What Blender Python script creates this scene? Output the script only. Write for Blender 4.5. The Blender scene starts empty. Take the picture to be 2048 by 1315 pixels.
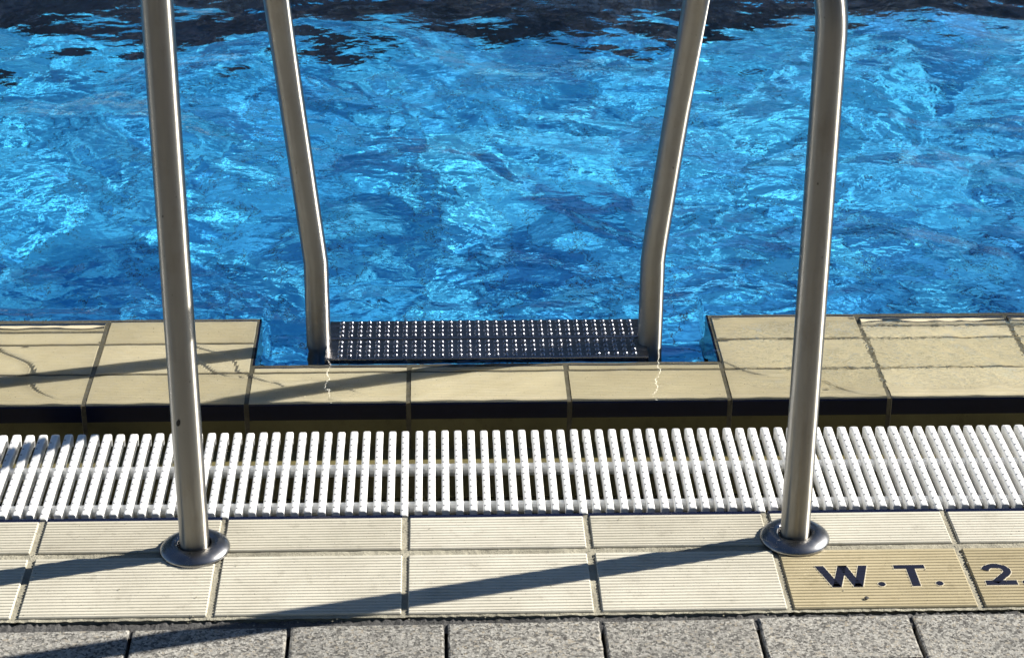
import bpy, bmesh, math, random
import numpy as np
from mathutils import Vector, Matrix
random.seed(7); rng = np.random.default_rng(11)
sc = bpy.context.scene
col = sc.collection

# ------------------------------------------------------------------ camera
CAM = dict(f=4343.07, pitch=25.648, yaw=2.2096, roll=0.4665, h=1.5402, x=0.0444)
def setup_camera():
    th, ya, ro = (math.radians(CAM[k]) for k in ('pitch', 'yaw', 'roll'))
    fw = Vector((math.sin(ya)*math.cos(th), math.cos(ya)*math.cos(th), -math.sin(th)))
    r0 = Vector((math.cos(ya), -math.sin(ya), 0)); u0 = r0.cross(fw)
    r = math.cos(ro)*r0 + math.sin(ro)*u0; u = -math.sin(ro)*r0 + math.cos(ro)*u0
    cd = bpy.data.cameras.new('camera'); co = bpy.data.objects.new('camera', cd); col.objects.link(co)
    cd.sensor_fit = 'HORIZONTAL'; cd.sensor_width = 36; cd.lens = CAM['f']/2048*36
    cd.clip_start = 0.05; cd.clip_end = 500
    cd.dof.use_dof = True; cd.dof.focus_distance = 3.25; cd.dof.aperture_fstop = 16
    m = Matrix((r, u, -fw)).transposed().to_4x4(); m.translation = Vector((CAM['x'], 0, CAM['h']))
    co.matrix_world = m; sc.camera = co
setup_camera()

# ------------------------------------------------------------------ light
SUN_EL = math.radians(33); SUN_AZ = math.radians(14.8)      # azimuth from +X towards +Y
SD = Vector((math.cos(SUN_EL)*math.cos(SUN_AZ), math.cos(SUN_EL)*math.sin(SUN_AZ), math.sin(SUN_EL)))
w = bpy.data.worlds.new('World'); sc.world = w; w.use_nodes = True
nt = w.node_tree; bg = nt.nodes['Background']
sky = nt.nodes.new('ShaderNodeTexSky'); sky.sky_type = 'NISHITA'; sky.sun_disc = False
sky.sun_elevation = SUN_EL; sky.sun_rotation = math.pi/2 - SUN_AZ
sky.air_density = 1.0; sky.air_density = .85; sky.dust_density = 0.0; sky.ozone_density = 2.5; sky.altitude = 500
nt.links.new(sky.outputs[0], bg.inputs[0]); bg.inputs[1].default_value = 0.05
sl = bpy.data.lights.new('sun', 'SUN'); sl.energy = 5.0; sl.angle = math.radians(0.5); sl.color = (1.0, 0.95, 0.85)
so = bpy.data.objects.new('sun', sl); col.objects.link(so)
so.rotation_euler = SD.to_track_quat('Z', 'Y').to_euler(); so.location = (4, 3, 5)
sl.cycles.is_caustics_light = True
sc.view_settings.view_transform = 'Standard'; sc.view_settings.look = 'None'
sc.view_settings.gamma = 1; sc.view_settings.use_curve_mapping = False
sc.view_settings.exposure = 1.08
sc.render.engine = 'CYCLES'
sc.cycles.max_bounces = 10; sc.cycles.transmission_bounces = 6; sc.cycles.glossy_bounces = 5; sc.cycles.diffuse_bounces = 4
sc.cycles.sample_clamp_indirect = 6.0; sc.cycles.blur_glossy = 0.3
sc.cycles.use_denoising = True

# ------------------------------------------------------------------ helpers
def tag(o, label=None, cat=None, group=None, kind=None):
    if label: o['label'] = label
    if cat: o['category'] = cat
    if group: o['group'] = group
    if kind: o['kind'] = kind
    return o
def link(name, me, parent=None, loc=(0, 0, 0), rot=0.0):
    o = bpy.data.objects.new(name, me); col.objects.link(o)
    o.location = loc; o.rotation_euler = (0, 0, rot)
    if parent: o.parent = parent
    return o
def mesh(name, verts, faces, mats, midx=None, smooth=False):
    me = bpy.data.meshes.new(name); me.from_pydata([tuple(v) for v in verts], [], faces)
    for m in (mats if isinstance(mats, (list, tuple)) else [mats]): me.materials.append(m)
    if midx is not None: me.polygons.foreach_set('material_index', midx)
    if smooth: me.polygons.foreach_set('use_smooth', [True]*len(me.polygons))
    me.update(); return me
class MB:
    def __init__(s): s.v = []; s.f = []; s.m = []
    def add(s, vs, fs, m=0):
        n = len(s.v); s.v += [tuple(v) for v in vs]; s.f += [tuple(i+n for i in f) for f in fs]; s.m += [m]*len(fs)
    def box(s, x0, x1, y0, y1, z0, z1, m=0):
        s.add([(x0,y0,z0),(x1,y0,z0),(x1,y1,z0),(x0,y1,z0),(x0,y0,z1),(x1,y0,z1),(x1,y1,z1),(x0,y1,z1)],
              [(0,3,2,1),(4,5,6,7),(0,1,5,4),(1,2,6,5),(2,3,7,6),(3,0,4,7)], m)
    def prism(s, prof, x0, x1, mseg=None):          # prof: (y,z) ccw seen from +X ... extruded along X
        n = len(prof)
        vs = [(x0, y, z) for y, z in prof] + [(x1, y, z) for y, z in prof]
        for i in range(n):
            j = (i+1) % n
            s.add([vs[i], vs[j], vs[j+n], vs[i+n]], [(0, 1, 2, 3)], mseg[i] if mseg else 0)
        s.add(vs[:n], [tuple(range(n))[::-1]], 0); s.add(vs[n:], [tuple(range(n))], 0)
    def mesh(s, name, mats, smooth=False, weld=False):
        me = mesh(name, s.v, s.f, mats, s.m, smooth)
        bm = bmesh.new(); bm.from_mesh(me)
        if weld: bmesh.ops.remove_doubles(bm, verts=bm.verts, dist=1e-6)
        bmesh.ops.recalc_face_normals(bm, faces=bm.faces)
        bm.to_mesh(me); bm.free(); return me

# ------------------------------------------------------------------ materials
def new_mat(name):
    m = bpy.data.materials.new(name); m.use_nodes = True
    n = m.node_tree; b = n.nodes['Principled BSDF']; return m, n, b
def N(n, t, **kw):
    x = n.nodes.new(t)
    for k, v in kw.items():
        if hasattr(x, k): setattr(x, k, v)
        else: x.inputs[k].default_value = v
    return x
def noise(n, scale, detail=4, rough=.6, coord='Object', vec=None, stretch=None):
    t = N(n, 'ShaderNodeTexNoise'); t.inputs['Scale'].default_value = scale
    t.inputs['Detail'].default_value = detail; t.inputs['Roughness'].default_value = rough
    if vec is None:
        if coord == 'World':
            g = N(n, 'ShaderNodeNewGeometry'); vec = g.outputs['Position']
        else:
            c = N(n, 'ShaderNodeTexCoord'); vec = c.outputs['Object']
    if stretch:
        mp = N(n, 'ShaderNodeMapping'); mp.inputs['Scale'].default_value = stretch
        n.links.new(vec, mp.inputs[0]); vec = mp.outputs[0]
    n.links.new(vec, t.inputs['Vector']); return t.outputs['Fac']
def ramp(n, fac, stops):
    r = N(n, 'ShaderNodeValToRGB'); e = r.color_ramp.elements
    while len(e) < len(stops): e.new(.5)
    for i, (p, c) in enumerate(stops):
        e[i].position = p; e[i].color = (*c, 1) if len(c) == 3 else c
    n.links.new(fac, r.inputs[0]); return r.outputs[0]
def mix(n, f, a, b, mode='MIX'):
    x = N(n, 'ShaderNodeMix', data_type='RGBA', blend_type=mode)
    for s, v in ((x.inputs['Factor'], f), (x.inputs[6], a), (x.inputs[7], b)):
        if isinstance(v, (int, float)): s.default_value = v
        elif isinstance(v, tuple): s.default_value = (*v, 1) if len(v) == 3 else v
        else: n.links.new(v, s)
    return x.outputs[2]
def bump(n, b, h, strength, dist):
    x = N(n, 'ShaderNodeBump'); x.inputs['Strength'].default_value = strength; x.inputs['Distance'].default_value = dist
    n.links.new(h, x.inputs['Height']); n.links.new(x.outputs[0], b.inputs['Normal'])
def rand(n):
    return N(n, 'ShaderNodeObjectInfo').outputs['Random']
def S(n, b, name, v):
    if isinstance(v, (int, float, tuple)): b.inputs[name].default_value = (*v, 1) if isinstance(v, tuple) and len(v) == 3 else v
    else: n.links.new(v, b.inputs[name])

def ceramic(name, base, dirt, rough=.45, dirt_amt=.5, stain=1.0):
    m, n, b = new_mat(name)
    f = noise(n, 9, 5, .65, 'World'); g = noise(n, 260, 3, .6, 'World')
    c = mix(n, ramp(n, f, [(.38, (0,0,0)), (.72, (dirt_amt,)*3)]), base, dirt)
    c = mix(n, ramp(n, g, [(.3, (0,0,0)), (.62, (.0,)*3), (.75, (.35,)*3)]), c, dirt)
    st = noise(n, 38, 6, .75, 'World')
    c = mix(n, ramp(n, st, [(.55, (0,0,0)), (.66, (.35*stain,)*3), (.8, (.6*stain,)*3)]), c, tuple(v*.75 for v in dirt))
    sp2 = noise(n, 420, 1, .5, 'World')
    c = mix(n, ramp(n, sp2, [(.735, (0,0,0)), (.76, (.8,)*3)]), c, (.05,.045,.035))
    v = ramp(n, rand(n), [(0, (.84,.83,.80)), (.5, (.97,.97,.96)), (1, (1.06,1.06,1.07))])
    c = mix(n, 1.0, c, v, 'MULTIPLY')
    S(n, b, 'Base Color', c); S(n, b, 'Roughness', rough); b.inputs['IOR'].default_value = 1.5
    b.inputs['Specular IOR Level'].default_value = .35
    bump(n, b, g, .25, .0006)
    return m
M = {}
M['tile'] = ceramic('deck_tile', (.60,.57,.485), (.38,.35,.28))
M['depth_tile'] = ceramic('depth_tile', (.45,.385,.25), (.30,.25,.15))
M['coping'] = ceramic('coping_tile', (.66,.57,.40), (.46,.38,.25), dirt_amt=.35, stain=.25)
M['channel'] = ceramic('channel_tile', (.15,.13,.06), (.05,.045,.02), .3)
m, n, b = new_mat('navy_glaze'); M['navy'] = m
S(n, b, 'Base Color', mix(n, noise(n, 30, 3, coord='World'), (.004,.006,.022), (.008,.012,.035))); S(n, b, 'Roughness', .2); b.inputs['Specular IOR Level'].default_value = .3
m, n, b = new_mat('letter_navy'); M['letter'] = m
S(n, b, 'Base Color', mix(n, noise(n, 90, 4, coord='World'), (.003,.005,.018), (.008,.011,.03))); S(n, b, 'Roughness', .6); b.inputs['Specular IOR Level'].default_value = .2
m, n, b = new_mat('letter_rim'); M['rim'] = m
S(n, b, 'Base Color', (.62,.56,.42)); S(n, b, 'Roughness', .5)

def mortar(name, a, c2, sc_=140, dark=None):
    m, n, b = new_mat(name)
    f = noise(n, sc_, 6, .7, 'World'); g = noise(n, 12, 4, .6, 'World')
    c = mix(n, f, a, c2); c = mix(n, ramp(n, g, [(.4, (0,0,0)), (.65, (.7,.7,.7))]), c, dark or tuple(v*.55 for v in a))
    S(n, b, 'Base Color', c); S(n, b, 'Roughness', .9); bump(n, b, f, 1.0, .004); return m
M['mortar'] = mortar('mortar', (.27,.25,.19), (.44,.41,.32))
M['coping_mortar'] = mortar('coping_mortar', (.12,.105,.075), (.24,.21,.15))
M['asphalt'] = mortar('bitumen_joint', (.03,.03,.032), (.16,.155,.15), 300)

m, n, b = new_mat('paver_aggregate'); M['paver'] = m
g = N(n, 'ShaderNodeNewGeometry'); v1 = N(n, 'ShaderNodeTexVoronoi'); v1.inputs['Scale'].default_value = 320
wv = N(n, 'ShaderNodeVectorMath', operation='ADD'); nz = N(n, 'ShaderNodeTexNoise'); nz.inputs['Scale'].default_value = 200
n.links.new(g.outputs['Position'], nz.inputs['Vector'])
sv = N(n, 'ShaderNodeVectorMath', operation='SCALE'); sv.inputs['Scale'].default_value = .006
n.links.new(nz.outputs['Color'], sv.inputs[0]); n.links.new(g.outputs['Position'], wv.inputs[0]); n.links.new(sv.outputs[0], wv.inputs[1])
n.links.new(wv.outputs[0], v1.inputs['Vector'])
sp = N(n, 'ShaderNodeSeparateColor'); n.links.new(v1.outputs['Color'], sp.inputs[0])
cgr = ramp(n, sp.outputs[0], [(0, (.07,.065,.06)), (.2, (.13,.125,.115)), (.4, (.25,.24,.22)), (.62, (.31,.30,.275)), (.85, (.45,.435,.40)), (1, (.30,.26,.20))])
big = noise(n, 5, 4, .6, 'World')
cgr = mix(n, 1.0, cgr, ramp(n, big, [(.3, (.8,.8,.8)), (.7, (1.05,1.04,1.02))]), 'MULTIPLY')
cgr = mix(n, 1.0, cgr, ramp(n, rand(n), [(0, (.86,.86,.86)), (1, (1.05,1.05,1.05))]), 'MULTIPLY')
S(n, b, 'Base Color', cgr); S(n, b, 'Roughness', .85)
hh = noise(n, 420, 3, .7, 'World'); hm = N(n, 'ShaderNodeMath', operation='ADD')
n.links.new(sp.outputs[1], hm.inputs[0]); n.links.new(hh, hm.inputs[1]); bump(n, b, hm.outputs[0], 1.0, .0016)

m, n, b = new_mat('white_plastic'); M['white'] = m
wn = noise(n, 40, 5, .6, 'World')
S(n, b, 'Base Color', mix(n, ramp(n, wn, [(.45, (0,0,0)), (.75, (.5,.5,.5))]), (.80,.80,.79), (.60,.59,.55))); S(n, b, 'Roughness', .38)
m, n, b = new_mat('nub_shade_grey'); M['nub_shade'] = m
S(n, b, 'Base Color', mix(n, noise(n, 40, 5, .6, 'World'), (.22,.22,.24), (.35,.35,.36))); S(n, b, 'Roughness', .5)  # grey painted on the nubs for the small shadows they cast

def steel(name, base, r0, r1, grime, stretch=(60, 60, 5), scale=1.0, aniso=0):
    m, n, b = new_mat(name)
    a = noise(n, 6, 6, .65, stretch=stretch); g2 = noise(n, 22, 6, .7, stretch=(1, 1, .5)); sp_ = noise(n, 170, 2, .5, stretch=(1, 1, .6))
    c = mix(n, ramp(n, g2, [(.5, (0,0,0)), (.78, (.75,.75,.75))]), base, grime)
    c = mix(n, ramp(n, sp_, [(.0, (0,0,0)), (.72, (0,0,0)), (.8, (.7,.7,.7))]), c, (.05,.045,.04))
    S(n, b, 'Base Color', c); b.inputs['Metallic'].default_value = 1
    mr = N(n, 'ShaderNodeMapRange'); n.links.new(a, mr.inputs[0]); mr.inputs['From Min'].default_value = .3; mr.inputs['From Max'].default_value = .7
    mr.inputs['To Min'].default_value = r0; mr.inputs['To Max'].default_value = r1; n.links.new(mr.outputs[0], b.inputs['Roughness'])
    bump(n, b, a, .10, .0008)
    if aniso:
        b.inputs['Anisotropic'].default_value = aniso; b.inputs['Anisotropic Rotation'].default_value = AROT
        tg = N(n, 'ShaderNodeTangent', direction_type='UV_MAP'); tg.uv_map = 'around'; n.links.new(tg.outputs[0], b.inputs['Tangent'])
    return m
AROT = 0.25
M['steel'] = steel('ladder_steel', (.315,.30,.272), .33, .42, (.25,.22,.18), aniso=1.0)
M['flange'] = steel('flange_steel', (.27,.27,.28), .20, .36, (.17,.16,.15), (4, 4, 4))
M['tread'] = steel('tread_steel', (.36,.36,.39), .16, .30, (.14,.13,.15), (3, 30, 3))
m, n, b = new_mat('hole_dark'); M['hole'] = m
S(n, b, 'Base Color', (.006,.005,.005)); S(n, b, 'Roughness', .6)

def pooltile(name, a, c2):
    m, n, b = new_mat(name)
    f = noise(n, 3, 4, .6, 'World'); c = mix(n, f, a, c2)
    c = mix(n, 1.0, c, ramp(n, rand(n), [(0, (.35,.55,.70)), (.35, (.85,.9,.94)), (1, (1.3,1.14,1.06))]), 'MULTIPLY')
    S(n, b, 'Base Color', c); S(n, b, 'Roughness', .5); return m
M['pool_blue'] = pooltile('pool_tile_blue', (.012,.33,.72), (.085,.55,.86))
M['pool_black'] = pooltile('pool_tile_black', (.004,.005,.012), (.006,.008,.018))
m, n, b = new_mat('pool_grout'); M['grout'] = m
S(n, b, 'Base Color', mix(n, noise(n, 30, 4, coord='World'), (.008,.025,.05), (.03,.06,.08))); S(n, b, 'Roughness', .8)
m = bpy.data.materials.new('pool_water'); m.use_nodes = True; M['water'] = m
n = m.node_tree; n.nodes.remove(n.nodes['Principled BSDF'])
gl = N(n, 'ShaderNodeBsdfGlass'); gl.inputs['IOR'].default_value = 1.333; gl.inputs['Roughness'].default_value = 0.0
gl.inputs['Color'].default_value = (.96,.99,1,1)
g_ = N(n, 'ShaderNodeNewGeometry')
hsum = None
for sc_v, dist, st in ((13, .0030, (1, 1.2, 1)), (34, .0011, (1, 1.3, 1)), (90, .00022, (1, 1, 1)), (190, .00005, (1, 1, 1))):
    t_ = N(n, 'ShaderNodeTexNoise'); t_.inputs['Scale'].default_value = sc_v; t_.inputs['Detail'].default_value = 1.5; t_.inputs['Distortion'].default_value = .6
    mp_ = N(n, 'ShaderNodeMapping'); mp_.inputs['Scale'].default_value = st; n.links.new(g_.outputs['Position'], mp_.inputs[0]); n.links.new(mp_.outputs[0], t_.inputs['Vector'])
    mm_ = N(n, 'ShaderNodeMath', operation='MULTIPLY'); mm_.inputs[1].default_value = dist; n.links.new(t_.outputs['Fac'], mm_.inputs[0])
    if hsum is None: hsum = mm_.outputs[0]
    else:
        ad_ = N(n, 'ShaderNodeMath', operation='ADD'); n.links.new(hsum, ad_.inputs[0]); n.links.new(mm_.outputs[0], ad_.inputs[1]); hsum = ad_.outputs[0]
bw = N(n, 'ShaderNodeBump'); bw.inputs['Strength'].default_value = 1.0; bw.inputs['Distance'].default_value = 1.0
# the overflow on the right-hand edge tiles runs in small steep ripples
def rng_(out, a, b_, lo=0, hi=1):
    q_ = N(n, 'ShaderNodeMapRange', interpolation_type='SMOOTHSTEP'); n.links.new(out, q_.inputs[0])
    for i_, v_ in zip((1, 2, 3, 4), (a, b_, lo, hi)): q_.inputs[i_].default_value = v_
    return q_.outputs[0]
def mul_(a, b_):
    q_ = N(n, 'ShaderNodeMath', operation='MULTIPLY'); n.links.new(a, q_.inputs[0])
    if isinstance(b_, float): q_.inputs[1].default_value = b_
    else: n.links.new(b_, q_.inputs[1])
    return q_.outputs[0]
sx_ = N(n, 'ShaderNodeSeparateXYZ'); n.links.new(g_.outputs['Position'], sx_.inputs[0])
pn_ = N(n, 'ShaderNodeTexNoise'); pn_.inputs['Scale'].default_value = 9; n.links.new(g_.outputs['Position'], pn_.inputs['Vector'])
mask = mul_(mul_(rng_(sx_.outputs[0], .50, .66), rng_(sx_.outputs[1], 3.00, 3.04)), mul_(rng_(sx_.outputs[1], 3.20, 3.26, 1, 0), rng_(pn_.outputs[0], .35, .5)))
rn_ = N(n, 'ShaderNodeTexNoise'); rn_.inputs['Scale'].default_value = 75; rn_.inputs['Detail'].default_value = 1; rn_.inputs['Distortion'].default_value = 1.2
n.links.new(g_.outputs['Position'], rn_.inputs['Vector'])
extra = mul_(mul_(rn_.outputs[0], .050), mask)
onc = mul_(rng_(sx_.outputs[1], 3.10, 3.34, .35, 1), rng_(sx_.outputs[1], 5.05, 5.35, 1, 0))
tot = N(n, 'ShaderNodeMath', operation='ADD'); n.links.new(mul_(hsum, onc), tot.inputs[0]); n.links.new(extra, tot.inputs[1])
n.links.new(tot.outputs[0], bw.inputs['Height']); n.links.new(bw.outputs[0], gl.inputs['Normal'])
n.links.new(gl.outputs[0], n.nodes['Material Output'].inputs['Surface'])

# ------------------------------------------------------------------ dimensions (metres; X along the pool edge, Y towards the pool, deck top z=0)
P = .25                      # tile module
COLS = range(-11, 14)        # tile i spans X in [i*P, (i+1)*P]
XA, XB = COLS[0]*P, (COLS[-1]+1)*P
Y_DECK1 = 2.616              # grate side of the deck tiles
Y_JB = 2.517; Y_JC = 2.366
ZC = -.018                   # top of the pool-edge tiles
Y_E0, Y_E1, Y_E2, Y_NOTCH, Y_E3 = 2.983, 3.085, 3.194, 3.117, 3.292
NOTCH = (-1, 0, 1)           # columns where the edge is cut back for the ladder: X -.25 .. .50
ZW = -.0148                  # still water level
DEPTH = -2.0
PX0, PX1, PY1 = -12.0, 13.0, 16.0

# ------------------------------------------------------------------ ground, deck and paving
def ground():
    mb = MB(); B = 150; z = -.03
    x0, x1, y0, y1 = XA, XB, 1.0, Y_DECK1
    # ring of ground round the pool basin and the detailed deck strip
    for (a, b_, c, d) in ((-B, B, -B, 1.0), (-B, XA, 1.0, 2.60), (XB, B, 1.0, 2.60), (-B, PX0, 2.60, B), (PX1, B, 2.60, B), (PX0, PX1, PY1, B)):
        mb.add([(a, c, z), (b_, c, z), (b_, d, z), (a, d, z)], [(0, 1, 2, 3)])
    o = link('ground', mb.mesh('ground', M['paver'])); tag(o, kind='structure')
ground()

def ridged_profile(d, pitch, amp, rim=.003, skirt=.012, top0=None):
    """open top profile (y,z) from y=-d/2 to d/2"""
    pts = [(-d/2, -.0015), (-d/2+.0012, 0), (-d/2+rim, 0)]
    y = -d/2+rim; n_ = max(1, int(round((d-2*rim)/pitch))); p = (d-2*rim)/n_
    for i in range(n_):
        pts += [(y+.10*p, -amp), (y+.38*p, -amp), (y+.50*p, 0)]
        if i < n_-1: pts += [(y+p, 0)]
        y += p
    pts += [(d/2-rim, 0), (d/2-.0012, 0), (d/2, -.0015)]
    out = []
    for q in pts:
        if not out or q[0] > out[-1][0]+1e-5: out.append(q)
    return out
def tile_mesh(name, w_, d, pitch, amp, mats, far_navy=False, front_navy=False, skirt=.014):
    prof = ridged_profile(d, pitch, amp)
    mseg = [0]*(len(prof)-1)
    if far_navy:                      # last 7 mm slope away, glazed navy
        prof = [q for q in prof if q[0] < d/2-.016] + [(d/2-.015, -.0006), (d/2-.001, -.0055)]
        mseg = [0]*(len(prof)-2)+[1]
        prof.append((d/2, -skirt)); mseg.append(1)
    else:
        prof.append((d/2, -skirt)); mseg.append(0)
    prof.append((-d/2, -skirt)); mseg.append(0); mseg.append(0)
    # edge chamfer on the ends: three cross sections
    mb = MB(); n_ = len(prof)
    xs = [(-w_/2, .0012), (-w_/2+.0015, 0), (w_/2-.0015, 0), (w_/2, .0012)]
    rings = [[(x, y, z-(dz if z > -.01 else 0)) for y, z in prof] for x, dz in xs]
    for a in range(3):
        for i in range(n_):
            j = (i+1) % n_
            mb.add([rings[a][i], rings[a][j], rings[a+1][j], rings[a+1][i]], [(0, 1, 2, 3)], mseg[i])
    mb.add(rings[0], [tuple(range(n_))]); mb.add(rings[3], [tuple(range(n_))])
    return mb.mesh(name, mats, weld=True)

def clumpy(xa, xb, ya, yb, step, amp, z):
    nx = int((xb-xa)/step)+1; ny = max(2, int((yb-ya)/step)+1)
    X, Y = np.meshgrid(np.linspace(xa, xb, nx), np.linspace(ya, yb, ny), indexing='ij')
    Z = z + amp*(rng.random(X.shape)-.5)*2
    k = .5*Z[1:-1, 1:-1]+.125*(Z[2:, 1:-1]+Z[:-2, 1:-1]+Z[1:-1, 2:]+Z[1:-1, :-2]); Z[1:-1, 1:-1] = k
    vs = np.stack([X, Y, Z], -1).reshape(-1, 3); fs = []
    for i in range(nx-1):
        for j in range(ny-1):
            a = i*ny+j; fs.append((a, a+ny, a+ny+1, a+1))
    return vs.tolist(), fs

# deck: mortar bed with tiles lying in it
def deck():
    mb = MB(); mb.box(XA, XB, Y_JC-.006, Y_DECK1-.004, -.16, -.012)
    vs, fs = clumpy(XA, XB, Y_JC-.006, Y_DECK1-.0045, .006, .0009, -.0035); mb.add(vs, fs)
    base = link('pool_deck', mb.mesh('pool_deck', M['mortar'], smooth=False)); tag(base, kind='structure')
    t1 = tile_mesh('tile_narrow', P-.0095, Y_DECK1-.0105-Y_JB-.007, .0070, .0011, [M['tile'], M['navy']])
    d1 = Y_DECK1-.0105-Y_JB-.007
    t2d = (Y_JB-.009)-Y_JC
    t2 = tile_mesh('tile_wide', P-.0095, t2d, .0071, .0011, [M['tile'], M['navy']])
    t3 = tile_mesh('tile_depth', P-.0095, t2d, .0071, .0011, [M['depth_tile'], M['navy']])
    nv = MB(); nv.prism([(-.0055, -.012), (.0055, -.012), (.0055, -.005), (.003, -.0015), (-.0055, -.0012)], -(P-.0095)/2, (P-.0095)/2)
    nvm = nv.mesh('edge_trim', M['navy'])
    tiles = {}
    for i in COLS:
        j = random.uniform
        x = (i+.5)*P
        o = link('tile', t1, base, (x+j(-.0007, .0007), Y_JB+.007+d1/2, j(-.0004, .0004)), j(-.002, .002))
        nvo = link('edge_trim', nvm, o, (0, d1/2+.0060, 0))
        o = link('tile', t3 if i in (2, 3) else t2, base, (x+j(-.0007, .0007), Y_JC+t2d/2+j(-.0005, .0005), j(-.0004, .0004)), j(-.002, .002))
        tiles[i] = o
        if i in (2, 3): o['label'] = 'yellower tile with W.T. in navy letters' if i == 2 else 'yellower tile with the figure 2 in navy'
    return base, tiles, t2d
deck_o, deck_tiles, t2d = deck()

# letters set into the depth tiles
def stroke(pts, w_, closed=False):
    """flat polygon outline of a thick polyline (mitred)"""
    L, R = [], []
    for i, p in enumerate(pts):
        p = Vector(p)
        a = Vector(pts[i-1]) if i else None; b_ = Vector(pts[i+1]) if i < len(pts)-1 else None
        d0 = (p-a).normalized() if a else None; d1 = (b_-p).normalized() if b_ else None
        if d0 is None: d0 = d1
        if d1 is None: d1 = d0
        n0 = Vector((-d0.y, d0.x)); n1 = Vector((-d1.y, d1.x)); mm = (n0+n1).normalized()
        k = w_/2/max(.45, mm.dot(n0)); L.append(p+mm*k); R.append(p-mm*k)
    quads = []
    for i in range(len(pts)-1): quads.append([L[i], L[i+1], R[i+1], R[i]])
    return quads
def letter_mesh(name, quads, tile_loc, prof, dz, mat, grow=0):
    bm = bmesh.new()
    for q in quads:
        c = sum((Vector(v) for v in q), Vector((0, 0)))/len(q)
        vs = [bm.verts.new((v[0]-tile_loc[0], v[1]-tile_loc[1], 0)) for v in q]
        bm.faces.new(vs)
    bmesh.ops.remove_doubles(bm, verts=bm.verts, dist=1e-6)
    for y, z in prof[1:-1]:
        g = bm.verts[:]+bm.edges[:]+bm.faces[:]
        bmesh.ops.bisect_plane(bm, geom=g, plane_co=(0, y, 0), plane_no=(0, 1, 0))
    ys = [q[0] for q in prof]; zs = [q[1] for q in prof]
    for v in bm.verts: v.co.z = float(np.interp(v.co.y, ys, zs))*.55 + dz
    for f in bm.faces:
        f.normal_update()
        if f.normal.z < 0: f.normal_flip()
    # give the inlay a thickness
    ext = bmesh.ops.extrude_face_region(bm, geom=bm.faces[:])
    for e in ext['geom']:
        if isinstance(e, bmesh.types.BMVert): e.co.z -= .0022
    bmesh.ops.recalc_face_normals(bm, faces=bm.faces)
    me = bpy.data.meshes.new(name); bm.to_mesh(me); bm.free(); me.materials.append(mat); return me
def letters():
    prof = ridged_profile(t2d, .0071, .0011)
    T_, B_ = 2.4655, 2.4140
    def disc(cx, cy, r): return [[(cx+r*math.cos(a), cy+r*math.sin(a)) for a in [k*math.pi/8 for k in range(16)]]]
    def W(g):  # g grows the stroke for the pale rim
        s = []
        tp = T_+g; bt = B_-g; wx = .0115+2*g*1.05
        xs = [(.5530, .5690), (.5840, .5690), (.5840, .5975), (.6115, .5975)]
        for xt, xb in xs:
            s.append([(xt-wx/2, tp), (xb-wx/2, bt), (xb+wx/2, bt), (xt+wx/2, tp)])
        return s
    def T(g):
        return [[(.6530-g, T_+g), (.6530-g, T_-.0085-g), (.6940+g, T_-.0085-g), (.6940+g, T_+g)],
                [(.6690-g, T_-.0085-g), (.6690-g, B_-g), (.6800+g, B_-g), (.6800+g, T_-.0085-g)]]
    def two(g):
        c = (.7880, T_-.0170); r = .0140
        arc = [(c[0]+r*1.05*math.cos(a), c[1]+.9*r*math.sin(a)) for a in [math.radians(d) for d in range(170, -50, -18)]]
        pts = arc+[(.7800, B_+.0060)]
        return stroke(pts, .0100+2*g)+[[(.7680-g, B_+.0105+g), (.7680-g, B_-g), (.8095+g, B_-g), (.8095+g, B_+.0105+g)]]
    for col_i, glyphs in ((2, [('letter', W), ('full_stop', lambda g: disc(.6292, B_+.0055, .0050+g)), ('letter', T), ('full_stop', lambda g: disc(.7062, B_+.0055, .0050+g))]),
                          (3, [('digit', two), ('full_stop', lambda g: disc(.8215, B_+.0055, .0050+g))])):
        t = deck_tiles[col_i]; loc = (t.location.x, t.location.y)
        for k, (nm, fn) in enumerate(glyphs):
            link(nm+'_rim', letter_mesh(nm+'_rim', fn(.0011), loc, prof, .00025, M['rim']), t)
            link(nm, letter_mesh(nm, fn(0), loc, prof, .00055+.00001*k, M['letter']), t)
letters()

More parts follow.
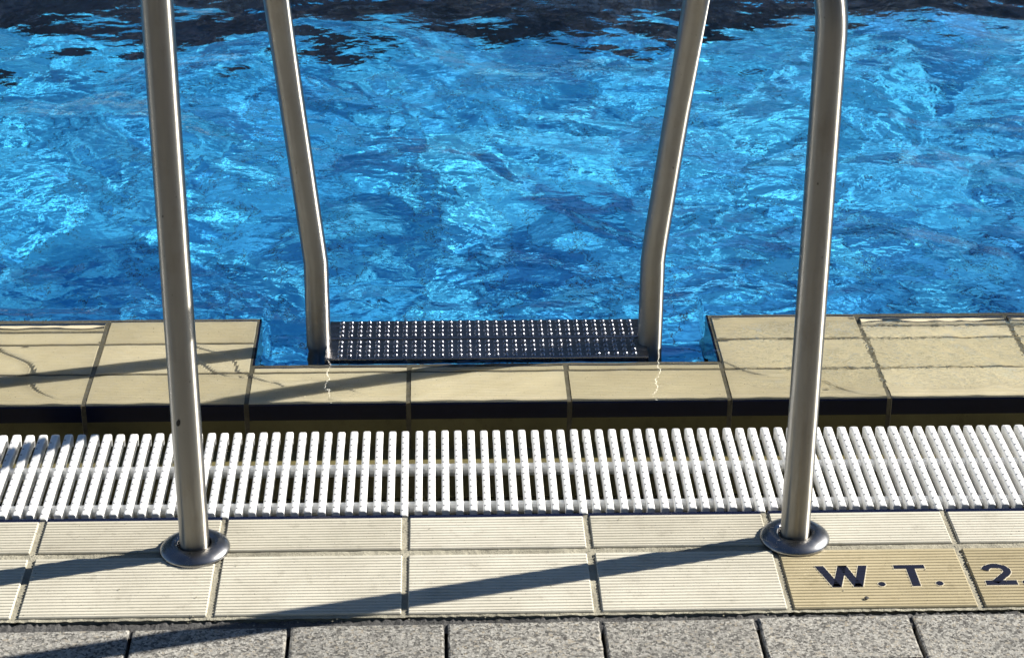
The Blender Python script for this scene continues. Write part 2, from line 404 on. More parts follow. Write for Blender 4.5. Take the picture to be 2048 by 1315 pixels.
# paving: split and square concrete pavers
def paving():
    A = math.radians(.55); ang = A
    y_top = 2.3515; x00 = .0535-.001
    base_mb = MB(); base_mb.box(XA, XB, 1.0, Y_JC-.0065, -.16, -.022)
    vs, fs = clumpy(XA, XB, 2.325, Y_JC-.0068, .004, .0022, -.0075); base_mb.add(vs, fs, 1)
    base = link('paving', base_mb.mesh('paving', [M['asphalt'], M['asphalt']])); tag(base, kind='structure')
    def pm(w_, d):
        # chunky block with a worn, slightly irregular chamfer
        mb = MB(); h = .06; c = .0028
        lv = [(0, -h), (0, -c), (c*.35, -c*.35), (c*1.1, 0)]
        seg = 10
        def ring(ins, z, jit):
            pts = []
            x0, x1, y0, y1 = -w_/2+ins, w_/2-ins, -d/2+ins, d/2-ins
            for s_ in range(seg): pts.append((x0+(x1-x0)*s_/seg, y0))
            for s_ in range(seg): pts.append((x1, y0+(y1-y0)*s_/seg))
            for s_ in range(seg): pts.append((x1-(x1-x0)*s_/seg, y1))
            for s_ in range(seg): pts.append((x0, y1-(y1-y0)*s_/seg))
            return [(x+random.uniform(-jit, jit), y+random.uniform(-jit, jit), z+random.uniform(-jit, jit)*.3) for x, y in pts]
        R = [ring(i, z, 0 if z < -.05 else .0006) for i, z in lv]; n_ = len(R[0])
        for a in range(3):
            for i in range(n_):
                j = (i+1) % n_; mb.add([R[a][i], R[a][j], R[a+1][j], R[a+1][i]], [(0, 1, 2, 3)])
        mb.add(R[3], [tuple(range(n_))])
        return mb.mesh('paver', M['paver'], weld=True)
    sq = [pm(.1950, .1945) for _ in range(3)]; hf = [pm(.1950, .0965) for _ in range(3)]
    split = {0, 2, -3, 5, -6}
    ca, sa = math.cos(ang), math.sin(ang)
    for i in range(-8, 10):
        y = 0.0; r = 0
        while y > -1.15:
            half = (i in split and r < 2) or (i not in split and r in (1, 2) and (i % 3 == 0)) or ((i*7+r*3) % 5 == 0 and r > 0)
            d = .0995 if half else .199
            lx = (i+.5)*.2; ly = y-d/2
            X = x00+lx*ca-ly*sa; Y = y_top+lx*sa+ly*ca-.0035
            me = random.choice(hf if half else sq)
            link('paver', me, base, (X, Y, -.004+random.uniform(-.0008, .0008)), ang+random.uniform(-.003, .003))
            y -= d; r += 1
paving()

# ------------------------------------------------------------------ overflow channel
def channel():
    mb = MB()
    ya, yb, zb = Y_DECK1-.004, Y_E0+.012, -.150
    mb.add([(XA, ya, zb), (XB, ya, zb), (XB, yb, zb), (XA, yb, zb)], [(0, 1, 2, 3)])
    mb.box(XA, XB, ya-.02, ya, zb, -.030)                              # deck-side wall
    mb.box(XA, XB, ya, ya+.012, zb, -.034)                              # ledge the grate rests on
    # ledge below the pool edge
    mb.box(XA, XB, Y_E0-.118, Y_E0-.100, zb, -.080)
    mb.box(XA, XB, Y_E0-.100, Y_E0+.004, zb, -.100)
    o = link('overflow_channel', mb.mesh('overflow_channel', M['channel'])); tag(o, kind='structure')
    wm = MB(); vs, fs = clumpy(XA, XB, ya+.001, Y_E0-.119, .012, .0012, -.118); wm.add(vs, fs)
    o = link('channel_water', wm.mesh('channel_water', M['water'], smooth=True)); tag(o, kind='structure')
channel()

# ------------------------------------------------------------------ pool edge
def pool_edge():
    # mortar body stepped round the notch
    mb = MB()
    zt = ZC-.0022
    nx0, nx1 = NOTCH[0]*P, (NOTCH[-1]+1)*P
    for (x0, x1, y1) in ((XA, nx0, Y_E3-.004), (nx0, nx1, Y_NOTCH-.003), (nx1, XB, Y_E3-.004)):
        mb.box(x0, x1, Y_E0+.0025, y1, -.25, zt)
    base = link('pool_edge', mb.mesh('pool_edge', M['coping_mortar'])); tag(base, kind='structure')
    J = .0075
    # front row: returns down the channel side, navy glazed upper face, beige below
    d1 = Y_E1-.002-Y_E0
    prof = ridged_profile(d1, .0052, .00045)
    prof = [q for q in prof if q[0] > -d1/2+.004]
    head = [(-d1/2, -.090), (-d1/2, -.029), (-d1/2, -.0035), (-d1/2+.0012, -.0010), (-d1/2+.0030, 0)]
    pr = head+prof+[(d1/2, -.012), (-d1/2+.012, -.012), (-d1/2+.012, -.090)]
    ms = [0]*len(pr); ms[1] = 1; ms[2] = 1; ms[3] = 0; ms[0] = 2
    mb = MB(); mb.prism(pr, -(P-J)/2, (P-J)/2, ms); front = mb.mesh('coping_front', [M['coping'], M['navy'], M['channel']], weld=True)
    mid_d = Y_E2-.003-(Y_E1+.004)
    mid = tile_mesh('coping_mid', P-J, mid_d, .0052, .00045, [M['coping'], M['navy']])
    far_d = Y_E3-(Y_E2+.003)
    flat = tile_mesh('coping_far', P-J, far_d, .0052, .00045, [M['coping'], M['navy']], far_navy=True, skirt=.06)
    nd = Y_NOTCH-(Y_E1+.004)
    cut = tile_mesh('coping_cut', P-J, nd, .0052, .00045, [M['coping'], M['navy']], far_navy=True, skirt=.12)
    # far tile with a raised hand-grip bead
    d = far_d
    top = [(-d/2, -.0015), (-d/2+.0015, 0), (d/2-.064, 0), (d/2-.052, -.0030), (d/2-.047, -.0030), (d/2-.043, .0008), (d/2-.039, .0028), (d/2-.033, .0036), (d/2-.028, .0028), (d/2-.024, .0006)]
    pr = top+[(d/2-.001, -.008), (d/2, -.06), (-d/2, -.06)]
    ms = [0]*len(pr); ms[9] = 1; ms[10] = 1
    mb = MB(); mb.prism(pr, -(P-J)/2, (P-J)/2, ms); grip = mb.mesh('coping_grip', [M['coping'], M['navy']], weld=True)
    j = random.uniform
    for i in COLS:
        x = (i+.5)*P
        link('coping_tile', front, base, (x, Y_E0+d1/2, ZC), j(-.001, .001))
        if i in NOTCH:
            link('coping_tile', cut, base, (x, Y_E1+.004+nd/2, ZC+j(-.0003, .0003)))
        else:
            link('coping_tile', mid, base, (x, Y_E1+.004+mid_d/2, ZC+j(-.0003, .0003)), j(-.001, .001))
            near = i in (NOTCH[0]-1, NOTCH[-1]+1)
            o = link('grip_tile' if not near else 'coping_tile', flat if near else grip, base, (x, Y_E2+.003+far_d/2, ZC+j(-.0003, .0003)))
    # navy cheeks on both sides of the notch
    for x, sgn in ((nx0, 1), (nx1, -1)):
        mb = MB(); mb.box(min(x, x+sgn*.002)-.0015, max(x, x+sgn*.002)+.0015, Y_NOTCH+.001, Y_E3-.002, -.14, ZC-.004)
        link('notch_cheek', mb.mesh('notch_cheek', M['navy']), base)
    return base
edge_o = pool_edge()

# ------------------------------------------------------------------ pool basin
def basin():
    mb = MB(); zt = -.02
    # wall planes (outside of the notch as well), open basin
    nx0, nx1 = NOTCH[0]*P, (NOTCH[-1]+1)*P
    yw = Y_E3+.001
    def q(a, b_, c, d): mb.add([a, b_, c, d], [(0, 1, 2, 3)])
    for x0, x1, y in ((PX0, nx0, yw), (nx1, PX1, yw), (nx0, nx1, Y_NOTCH+.0005)):
        q((x0, y, DEPTH), (x1, y, DEPTH), (x1, y, -.08), (x0, y, -.08))
    for x in (nx0, nx1): q((x, Y_NOTCH, DEPTH), (x, yw, DEPTH), (x, yw, -.08), (x, Y_NOTCH, -.08))
    q((PX0, yw, DEPTH), (PX0, PY1, DEPTH), (PX0, PY1, -.03), (PX0, yw, -.03))
    q((PX1, yw, DEPTH), (PX1, PY1, DEPTH), (PX1, PY1, -.03), (PX1, yw, -.03))
    q((PX0, PY1, DEPTH), (PX1, PY1, DEPTH), (PX1, PY1, -.03), (PX0, PY1, -.03))
    o = link('pool_wall', mb.mesh('pool_wall', M['pool_blue'])); tag(o, kind='structure')
    mb = MB(); z = DEPTH
    mb.add([(PX0, 3.0, z), (PX1, 3.0, z), (PX1, PY1, z), (PX0, PY1, z)], [(0, 1, 2, 3)])
    fl = link('pool_floor', mb.mesh('pool_floor', M['grout'])); tag(fl, kind='structure')
    T = .25; g = .009
    def tmesh(mat):
        mb = MB(); w_ = (T-g)/2; h = .003
        mb.add([(-w_, -w_, 0), (w_, -w_, 0), (w_, w_, 0), (-w_, w_, 0), (-w_+.001, -w_+.001, h), (w_-.001, -w_+.001, h), (w_-.001, w_-.001, h), (-w_+.001, w_-.001, h)],
               [(4, 5, 6, 7), (0, 1, 5, 4), (1, 2, 6, 5), (2, 3, 7, 6), (3, 0, 4, 7)])
        return mb.mesh('floor_tile', mat)
    blue, black = tmesh(M['pool_blue']), tmesh(M['pool_black'])
    lane = LANE_ROWS
    done = set()
    for i in range(-7, 13):
        for k in range(0, 15):
            x = (i+.5)*T; y = Y_FLOOR0+(k+.5)*T
            link('floor_tile', black if k in lane else blue, fl, (x, y, z)); done.add((i, k))
    # the rest of the floor tiles, one joined part
    vs = {0: MB(), 1: MB()}
    w_ = (T-g)/2
    mbr = MB()
    for i in range(int(PX0/T), int(PX1/T)):
        for k in range(-6, int((PY1-Y_FLOOR0)/T)):
            if (i, k) in done: continue
            x = (i+.5)*T; y = Y_FLOOR0+(k+.5)*T
            if y < 3.05: continue
            dark = 1 if (k in lane or k in [q_+12 for q_ in lane]) else 0
            mbr.add([(x-w_, y-w_, z+.003), (x+w_, y-w_, z+.003), (x+w_, y+w_, z+.003), (x-w_, y+w_, z+.003)], [(0, 1, 2, 3)], dark)
    me = mesh('floor_tiles', mbr.v, mbr.f, [M['pool_blue'], M['pool_black']], mbr.m)
    o = link('floor_tiles', me, fl); tag(o, kind='stuff')
LANE_ROWS = (12, 13, 14); Y_FLOOR0 = 3.90
basin()

# ------------------------------------------------------------------ water
def spaced(a, fa, fb, b_, fine, grow=1.12, cap=.35):
    mid = list(np.arange(fa, fb, fine)); lo = []; hi = []
    s = fine; x = fa
    while x-s > a: s = min(s*grow, cap); x -= s; lo.append(x)
    lo = [v for v in lo if v > a]+[a]
    s = fine; x = mid[-1]
    while x+s < b_: s = min(s*grow, cap); x += s; hi.append(x)
    hi = [v for v in hi if v < b_]+[b_]
    return np.array(lo[::-1]+mid+hi)
def smooth01(t): t = np.clip(t, 0, 1); return t*t*(3-2*t)
def wave_field(X, Y, lams, slope, seed, dirs=None):
    r = np.random.default_rng(seed); Z = np.zeros_like(X)
    n_ = len(lams)
    for l in lams:
        th = r.uniform(0, 2*math.pi) if dirs is None else r.normal(dirs[0], dirs[1])
        k = 2*math.pi/l; a = slope*math.sqrt(2/n_)/k
        ph = r.uniform(0, 2*math.pi)
        Z += a*np.sin(k*(X*math.cos(th)+Y*math.sin(th))+ph)
    return Z
CALM_BIG, CALM_MID = .42, .20
def water():
    xs = np.concatenate([spaced(PX0, -1.6, -.74, PX1, .012)[:0], np.linspace(PX0, -1.62, 70), np.arange(-1.6, -.72, .012), np.arange(-.72, .46, .004), np.arange(.46, 1.12, .0022),
                         np.arange(1.121, 2.6, .012), np.arange(2.6, 6.0, .024), np.linspace(6.05, PX1, 50)])
    ys = np.concatenate([np.arange(Y_E0-.001, 3.30, .0022), np.arange(3.301, 3.46, .006), np.arange(3.462, 6.0, .011), np.arange(6.0, 8.6, .026), np.linspace(8.65, PY1, 60)])
    X, Y = np.meshgrid(xs, ys, indexing='ij')
    r = np.random.default_rng(5)
    # domain warp makes the crests irregular
    Xw = X+.05*np.sin(3.1*Y+1.3*X)+.03*np.sin(7.3*X+4.1*Y+1)
    Yw = Y+.05*np.sin(2.7*X-1.9*Y+2)+.03*np.sin(6.1*Y-5.2*X)
    far = smooth01((8.5-Y)/.6)*smooth01((X+1.62)/.3)*smooth01((6.0-X)/.4)       # short waves only where the mesh is fine
    calm = smooth01((5.42-Y)/.45)                    # waves flattened beyond the view so refracted sun reaches the pool floor
    big = wave_field(Xw, Yw, np.exp(r.uniform(math.log(.42), math.log(1.2), 22)), .060, 21)*far*(CALM_BIG+(1-CALM_BIG)*calm)
    mid = wave_field(Xw, Yw, np.exp(r.uniform(math.log(.14), math.log(.42), 34)), .080, 22)*(CALM_MID+(1-CALM_MID)*calm)
    sml = wave_field(Xw, Yw, np.exp(r.uniform(math.log(.05), math.log(.12), 40)), .060, 23)*calm
    cap = wave_field(Xw, Yw, np.exp(r.uniform(math.log(.017), math.log(.035), 40)), .040, 24)
    patch = .5+.5*np.clip(wave_field(X, Y, r.uniform(.4, .9, 8), .9, 25)*6, -1, 1)
    notch = smooth01((X+.245)/.02)*smooth01((.495-X)/.02)
    ye = Y_E3*(1-notch)+Y_NOTCH*notch
    open_ = smooth01((Y-ye)/.07)
    Z = open_*(big*1.0+mid*far*(.35+.65*open_)+sml*far*(.4+.5*patch))
    # thin film over the edge tiles
    on = 1-smooth01((Y-ye+.01)/.03)
    right = (1-smooth01((X-1.03)/.08))*smooth01((X-.50)/.10)*(.35+.65*patch)*smooth01((Y-3.015)/.03)*(1-smooth01((Y-3.23)/.05))*(1-.5*smooth01((X-.95)/.3))
    rip = wave_field(Xw, Yw, np.exp(r.uniform(math.log(.014), math.log(.028), 48)), .07, 31)
    film = wave_field(Xw, Yw, np.exp(r.uniform(math.log(.025), math.log(.10), 40)), .042, 32)
    fil2 = wave_field(X, Y, np.exp(r.uniform(math.log(.018), math.log(.035), 30)), .045, 33, (math.pi*.5, .5))
    # crossing wavelets that run in over the edge as sharp fronts
    fr = np.zeros_like(X)
    for (x0, y0, ax, ay, am, wd) in ((-.62, 3.13, .87, .5, .0011, .006), (-.36, 3.22, .80, .6, .0012, .006), (-.20, 3.06, .3, .95, .0006, .005), (.62, 3.05, .42, .91, .0010, .006), (-.30, 3.10, .55, .83, .0008, .006)):
        s_ = (X-x0)*ax+(Y-y0)*ay+.012*np.sin(38*(X*ay-Y*ax)); t_ = (X-x0)*ay-(Y-y0)*ax
        fr += 1.7*am*np.exp(-(s_/wd)**2)*np.exp(-(t_/.13)**2)
    Z = Z*(1-.8*on)+on*(film*.9+fil2*(.5+.5*patch)*.6+fr)
    drop = smooth01((Y_E0+.012-Y)/.012)                                 # meniscus rolling over the channel side
    Z = Z*(1-drop)-drop*.0028
    Z = ZW+Z
    # the sheet always stays above the edge tiles
    lim = ZC+.0009
    Z = np.where(on > .02, np.maximum(Z, lim+.25*(Z-lim)*(Z < lim)*0), Z)
    nx, ny = X.shape
    V = np.stack([X, Y, Z], -1).reshape(-1, 3)
    idx = (np.arange(nx-1)[:, None]*ny+np.arange(ny-1)[None]).ravel()
    F = np.stack([idx, idx+ny, idx+ny+1, idx+1], -1)
    me = bpy.data.meshes.new('pool_water')
    me.vertices.add(len(V)); me.vertices.foreach_set('co', V.astype(np.float32).ravel())
    me.loops.add(F.size); me.loops.foreach_set('vertex_index', F.astype(np.int32).ravel())
    me.polygons.add(len(F)); me.polygons.foreach_set('loop_start', np.arange(0, F.size, 4, dtype=np.int32))
    me.polygons.foreach_set('use_smooth', np.ones(len(F), bool))
    me.update(calc_edges=True); me.validate(); me.materials.append(M['water'])
    o = link('pool_water', me); tag(o, kind='structure')
    o.cycles.is_caustics_caster = True
    print('water verts', len(V))
water()

# ------------------------------------------------------------------ overflow grate
def grate():
    root = link('overflow_grate', None); root.location = (0, 2.74, 0); tag(root, 'long white plastic overflow grate of slim ridged bars between deck and pool edge', 'grate')
    pt = P/13; wd = .0106
    def bar(y0, y1, tabn):
        bm = bmesh.new()
        # cross-section with rounded shoulders, along Y; far tab steps down
        sec = [(-wd/2+.0006, -.019), (-wd/2, -.0020), (-wd/2+.0007, -.0006), (-wd/2+.0022, 0), (wd/2-.0022, 0), (wd/2-.0007, -.0006), (wd/2, -.0020), (wd/2-.0006, -.019)]
        def ring(y, dz, hs=1): return [bm.verts.new((x, y, (z*hs if z < -.01 else z)+dz)) for x, z in sec]
        R = [ring(y0, -.0012), ring(y0+.0015, 0), ring(y1-.0095, 0), ring(y1-.0088, -.0030), ring(y1-.0010, -.0042), ring(y1, -.0065)]
        for a, b_ in zip(R, R[1:]):
            for i in range(len(sec)-1): bm.faces.new((a[i], a[i+1], b_[i+1], b_[i]))
        bm.faces.new(R[0]); bm.faces.new(R[-1])
        # anti-slip nubs along the left shoulder
        k = 0; y = y0+.012
        while y < y1-.016:
            x = -wd/2+.0030; s = .0015
            b4 = [bm.verts.new(p_) for p_ in ((x-s, y-s, -.0001), (x+s, y-s, -.0001), (x+s, y+s, -.0001), (x-s, y+s, -.0001))]
            top = bm.verts.new((x, y, .0016))
            for i in range(4):
                f = bm.faces.new((b4[i], b4[(i+1) % 4], top)); f.material_index = 1
            y += .0178
        bmesh.ops.recalc_face_normals(bm, faces=bm.faces)
        me = bpy.data.meshes.new('grate_bar'); bm.to_mesh(me); bm.free(); me.materials.append(M['white']); me.materials.append(M['nub_shade']); return me
    a = bar(2.6245-2.74, 2.866-2.74, 0); b_ = bar(2.6135-2.74, 2.866-2.74, 0)
    n0, n1 = int(-2.70/pt), int(2.95/pt)
    cnt = 0
    for i in range(n0, n1):
        if cnt >= 295: break
        cnt += 1
        x = i*pt-.0025
        link('grate_bar', b_ if i % 13 == 0 else a, root, (x+random.uniform(-.0006, .0006), random.uniform(-.0006, .0006), random.uniform(-.0003, .0003)), random.uniform(-.003, .003))
    x0, x1 = n0*pt-.01, (n0+cnt)*pt
    for yc in (2.7680, 2.6590):
        mb = MB(); pr = []
        for k in range(14):
            a_ = 2*math.pi*k/14; pr.append((yc-2.74+.0085*math.cos(a_), -.0165+.0095*math.sin(a_)))
        mb.prism(pr, x0, x1); me = mb.mesh('cross_rod', M['white'], smooth=False)
        link('cross_rod', me, root)
grate()

# ------------------------------------------------------------------ pool ladder
def catmull(pts, n_):
    P_ = [Vector(p) for p in pts]; P_ = [P_[0]*2-P_[1]]+P_+[P_[-1]*2-P_[-2]]; out = []
    for i in range(1, len(P_)-2):
        for k in range(n_):
            t = k/n_; a, b_, c, d = P_[i-1:i+3]
            out.append(.5*((2*b_)+(c-a)*t+(2*a-5*b_+4*c-d)*t*t+(3*b_-a-3*c+d)*t**3))
    out.append(P_[-2]); return out
def fillet(pts, rads, seg=14):
    """polyline with rounded corners"""
    P_ = [Vector(p) for p in pts]; out = [P_[0]]
    for i in range(1, len(P_)-1):
        a, p, c = P_[i-1], P_[i], P_[i+1]; u = (a-p).normalized(); v = (c-p).normalized()
        ang = u.angle(v); r = rads[i-1]; d = r/math.tan(ang/2)
        if ang > math.pi-.01 or r <= 0: out.append(p); continue
        cen = p+(u+v).normalized()*(r/math.sin(ang/2)); s = p+u*d; e = p+v*d
        for k in range(seg+1):
            q = (s-cen).normalized().slerp((e-cen).normalized(), k/seg) if hasattr(Vector, 'slerp') else None
            out.append(cen+q*r)
    out.append(P_[-1]); return out
def resample(pts, step):
    out = [pts[0]]
    for a, b_ in zip(pts, pts[1:]):
        L = (b_-a).length; n_ = max(1, int(L/step))
        for k in range(1, n_+1): out.append(a.lerp(b_, k/n_))
    return out
def tube_mesh(name, pts, r, mats, seg=40, cap=True, rad=None):
    vs, fs = [], []; prev = None; up = Vector((0, 1, .01)).normalized()
    n_ = len(pts)
    for i, p in enumerate(pts):
        t = (pts[min(i+1, n_-1)]-pts[max(i-1, 0)]).normalized()
        if prev is None: x = up.cross(t).normalized()
        else: x = (prev-t*prev.dot(t)).normalized()
        prev = x; y = t.cross(x)
        rr = r if rad is None else rad(i, p)
        for k in range(seg):
            a = 2*math.pi*k/seg; vs.append(p+(x*math.cos(a)+y*math.sin(a))*rr)
    for i in range(n_-1):
        for k in range(seg):
            a = i*seg+k; b_ = i*seg+(k+1) % seg; fs.append((a, b_, b_+seg, a+seg))
    if cap: fs.append(tuple(range(seg))[::-1]); fs.append(tuple(range((n_-1)*seg, n_*seg)))
    me = mesh(name, vs, fs, mats, smooth=True)
    uv = me.uv_layers.new(name='around'); k_ = 0
    for p in me.polygons:
        for li, vi in zip(p.loop_indices, p.vertices):
            kk = vi % seg
            if len(p.vertices) == 4 and kk == 0 and any(v % seg == seg-1 for v in p.vertices): kk = seg
            uv.data[li].uv = (kk/seg, (vi//seg)*.02)
    return me
def ladder():
    root = link('pool_ladder', None, loc=(.12, 2.85, 0))
    tag(root, 'stainless steel pool ladder, two tall tubular handrails and a studded tread at the waterline', 'pool ladder')
    O = Vector((.12, 2.85, 0)); r = .0198
    def loc(p): return Vector(p)-O
    # leg on the deck -> bend over the top -> down into the pool, slightly waisted at the bend
    Lp = [(-.2835, 2.527, -.05), (-.2885, 2.531, .98), (-.2150, 3.187, .82), (-.1475, 3.187, .130), (-.1450, 3.187, -1.55)]
    Rp = [(.5310, 2.537, -.05), (.5300, 2.537, .815), (.4780, 2.690, .845), (.4540, 3.180, .80), (.3925, 3.180, .130), (.3945, 3.180, -1.55)]
    for nm, pp, rd in (('L', Lp, [.14, .50, .09]), ('R', Rp, [.115, .10, .48, .09])):
        pts = fillet([loc(p) for p in pp], rd, 16)
        out = []
        for a, b_ in zip(pts, pts[1:]):
            L = (b_-a).length; n_ = max(1, int(L/.02)); out += [a.lerp(b_, k/n_) for k in range(n_)]
        out.append(pts[-1])
        # the pool-side uprights lean outwards in one straight line above the kink
        xa, za, xb_, zb_ = (-.1475, .130, -.1935, .5636) if nm == 'L' else (.3925, .130, .4442, .562)
        for p in out:
            w3 = p+O
            if w3.y > 2.9 and w3.z > .13:
                # plane through the eye line keeps the upright straight as it arcs towards the deck
                zz = CAM['h']-(CAM['h']-w3.z)*3.187/w3.y
                xt = xa+(xb_-xa)*(zz-za)/(zb_-za); xx = CAM['x']+(xt-CAM['x'])*w3.y/3.187
                k_ = min(1, max(0, (w3.z-.13)/.05))*min(1, max(0, (w3.y-2.95)/.12))
                p.x += (xx-w3.x)*k_
        link('handrail', tube_mesh('handrail', out, r, M['steel']), root)
    # small bolt head on the left leg
    # flanges: turned, domed washers
    prof = [(.0225, .000), (.0225, .0120), (.0245, .0148), (.0280, .0158), (.0330, .0153), (.0385, .0130), (.0430, .0098), (.0462, .0062), (.0474, .0035), (.0470, .0004)]
    seg = 72
    for c in ((-.2838, 2.5268), (.5311, 2.5370)):
        vs, fs = [], []
        for rr, z in prof:
            for k in range(seg):
                a = 2*math.pi*k/seg; vs.append((rr*math.cos(a), rr*math.sin(a), z*.78+.0004))
        for i in range(len(prof)-1):
            for k in range(seg):
                a = i*seg+k; b_ = i*seg+(k+1) % seg; fs.append((a, b_, b_+seg, a+seg))
        # flat closing ring under the inner lip
        me = mesh('flange', vs, fs, M['flange'], smooth=True)
        f = link('flange', me, root, (c[0]-O.x, c[1]-O.y, .0)); f.rotation_euler = (math.radians(.8), math.radians(-1.2), 0)
        mb = MB(); n2 = 32
        ring = [(.0224*math.cos(2*math.pi*k/n2), .0224*math.sin(2*math.pi*k/n2), .0045) for k in range(n2)]
        mb.add(ring, [tuple(range(n2))]); link('gasket', mb.mesh('gasket', M['hole']), f)
    # dark drilled hole on the left leg, facing the viewer
    mb = MB(); n2 = 14
    ring = [(.0026*math.cos(2*math.pi*k/n2), 0, .0050*math.sin(2*math.pi*k/n2)) for k in range(n2)]
    ring2 = [(x, -.0006, z) for x, y, z in ring]
    mb.add(ring+ring2, [tuple(range(n2, 2*n2))]+[(k, (k+1) % n2, (k+1) % n2+n2, k+n2) for k in range(n2)])
    h = link('drill_hole', mb.mesh('drill_hole', M['hole']), root, (-.2925-O.x, 2.5283-.0190-O.y, .2030)); h.rotation_euler = (0, math.radians(12), math.radians(-12))
    # treads: two folded strips each, studded
    def tread(z, x0, x1, yc, tilt, name_lab=None):
        t = link('tread', None, root, (0-O.x*0, yc-O.y, z)); t.rotation_euler = (tilt, 0, 0)
        for s, (ya, yb) in enumerate(((-.069, -.003), (.001, .0665))):
            prof = [(ya, -.020), (ya, -.003), (ya+.001, -.0008), (ya+.003, 0), (yb-.003, 0), (yb-.001, -.0010), (yb, -.0035), (yb, -.020)]
            pr = prof+[(yb-.002, -.020), (yb-.002, -.004), (ya+.002, -.004), (ya+.002, -.020)]
            xa, xb = (x0, x1) if s else (x0-.004, x1+.002)
            mb = MB(); mb.prism(pr, xa-O.x, xb-O.x)
            pl = link('tread_plate', mb.mesh('tread_plate', M['tread'], weld=True), t)
            st = MB(); cols_ = 33; seg_ = 10
            if z < -.1: cols_ = 33; seg_ = 6
            for c_ in range(cols_):
                cx = x0+.020+(x1-x0-.040)*c_/(cols_-1)-O.x
                for q_ in range(4):
                    cy = ya+.0100+(yb-ya-.020)*q_/3
                    rings = [(.0046, 0), (.0040, .0016), (.0029, .0030), (.0013, .0036)]
                    vs = [(cx+a_*math.cos(2*math.pi*k/seg_), cy+a_*math.sin(2*math.pi*k/seg_), h_) for a_, h_ in rings for k in range(seg_)]
                    fs = [(i*seg_+k, i*seg_+(k+1) % seg_, (i+1)*seg_+(k+1) % seg_, (i+1)*seg_+k) for i in range(3) for k in range(seg_)]
                    fs.append(tuple(range(3*seg_, 4*seg_))); st.add(vs, fs)
            s_o = link('stud', mesh('studs', st.v, st.f, M['tread'], smooth=True), t); tag(s_o, kind='stuff')
    tread(-.0115, -.131, .384, 3.1965, math.radians(1.5))
    for z in (-.30, -.58, -.86): tread(z, -.131, .384, 3.1965, 0)
ladder()

# ------------------------------------------------------------------ small loose thing
def pebble():
    bm = bmesh.new(); bmesh.ops.create_icosphere(bm, subdivisions=2, radius=.0032)
    for v in bm.verts: v.co *= random.uniform(.8, 1.15); v.co.z *= .6
    me = bpy.data.meshes.new('pebble'); bm.to_mesh(me); bm.free(); me.materials.append(M['asphalt'])
    o = link('pebble', me, loc=(.602, 2.3840, .0016)); tag(o, 'tiny dark pebble below the letter W on the yellowish depth tile', 'pebble')
pebble()
def grit():
    bm = bmesh.new()
    for _ in range(170):
        where = random.random()
        if where < .55: x, y, z = random.uniform(-.7, .95), 2.360+random.gauss(0, .012), -.002
        elif where < .8: x, y, z = round(random.uniform(-3, 4))*P+random.gauss(0, .004), random.uniform(2.37, 2.60), -.0015
        else: x, y, z = random.uniform(-.7, .95), random.uniform(2.37, 2.60), .0004
        R_ = random.uniform(.0005, .0013)
        m4 = Matrix.Translation((x, y, z+R_*.3)) @ Matrix.Rotation(random.uniform(0, 6), 4, 'Z') @ Matrix.Diagonal((R_*random.uniform(.7, 1.4), R_, R_*.6, 1))
        bmesh.ops.create_icosphere(bm, subdivisions=1, radius=1, matrix=m4)
    me = bpy.data.meshes.new('grit'); bm.to_mesh(me); bm.free(); me.materials.append(M['mortar'])
    tag(link('grit', me), kind='stuff')
grit()

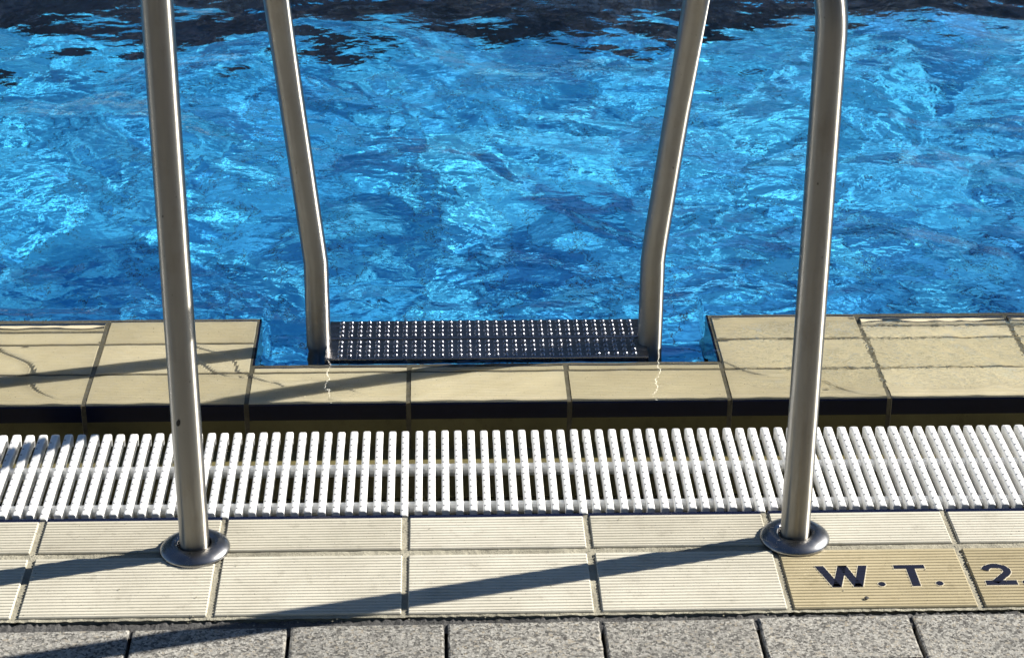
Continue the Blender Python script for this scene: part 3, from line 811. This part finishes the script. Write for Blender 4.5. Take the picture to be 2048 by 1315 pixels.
# unseen tree rows added beyond the pool and behind the viewer to darken reflections
def added_tree_belt(x0, x1, yc, hgt, n_leaf, seed, mat):
    r = np.random.default_rng(seed)
    ncl = 130
    cx = r.uniform(x0, x1, ncl); cy = yc+r.normal(0, 1.3, ncl); cz = r.uniform(.8, hgt, ncl)**1.0; cr = r.uniform(1.3, 2.6, ncl)
    cz = np.minimum(cz, hgt-2.5+2.2*np.sin(cx*.45)+1.2*np.sin(cx*1.1+1))
    k = r.integers(0, ncl, n_leaf); d = r.normal(size=(n_leaf, 3)); d /= np.linalg.norm(d, axis=1)[:, None]
    c = np.stack([cx[k], cy[k], np.maximum(cz[k], .9)], 1)+d*(cr[k]*r.uniform(.55, 1.0, n_leaf))[:, None]
    u = r.normal(size=(n_leaf, 3)); u /= np.linalg.norm(u, axis=1)[:, None]
    v = np.cross(u, r.normal(size=(n_leaf, 3))); v /= np.linalg.norm(v, axis=1)[:, None]
    sz = r.uniform(.16, .34, n_leaf)[:, None]
    V = np.stack([c-u*sz, c-v*sz*.6, c+u*sz, c+v*sz*.6], 1).reshape(-1, 3); V[:, 2] = np.maximum(V[:, 2], 0)
    F = np.arange(len(V)).reshape(-1, 4)
    mb = MB()
    for x in np.arange(x0, x1, 3.1):
        a = [(x+.16*math.cos(t), yc+.16*math.sin(t), 0) for t in [q*math.pi/3 for q in range(6)]]
        b_ = [(x+.07*math.cos(t), yc+.07*math.sin(t), hgt*.75) for t in [q*math.pi/3 for q in range(6)]]
        mb.add(a+b_, [(i, (i+1) % 6, (i+1) % 6+6, i+6) for i in range(6)])
    nv = len(V)
    me = bpy.data.meshes.new('added_tree_belt')
    me.from_pydata(V.tolist()+mb.v, [], F.tolist()+[tuple(i+nv for i in f) for f in mb.f]); me.materials.append(mat)
    o = link('added_tree_belt', me, loc=(0, 0, -.03)); tag(o, kind='stuff')
m, n, b = new_mat('added_tree_leaves'); M['added_tree_leaves'] = m
S(n, b, 'Base Color', mix(n, noise(n, 1.3, 3, coord='World'), (.018,.035,.012), (.05,.08,.025))); S(n, b, 'Roughness', .7)
added_tree_belt(-26, 26, 20.5, 13.0, 26000, 3, M['added_tree_leaves'])
added_tree_belt(-22, 20, -11.0, 11.0, 22000, 4, M['added_tree_leaves'])

# everything under water receives refracted sunlight
for o in bpy.data.objects:
    if o.type == 'MESH' and o.name.split('.')[0] in ('floor_tile', 'floor_tiles', 'pool_floor', 'pool_wall', 'coping_tile', 'grip_tile', 'pool_edge', 'notch_cheek', 'tread_plate', 'stud'):
        o.cycles.is_caustics_receiver = True
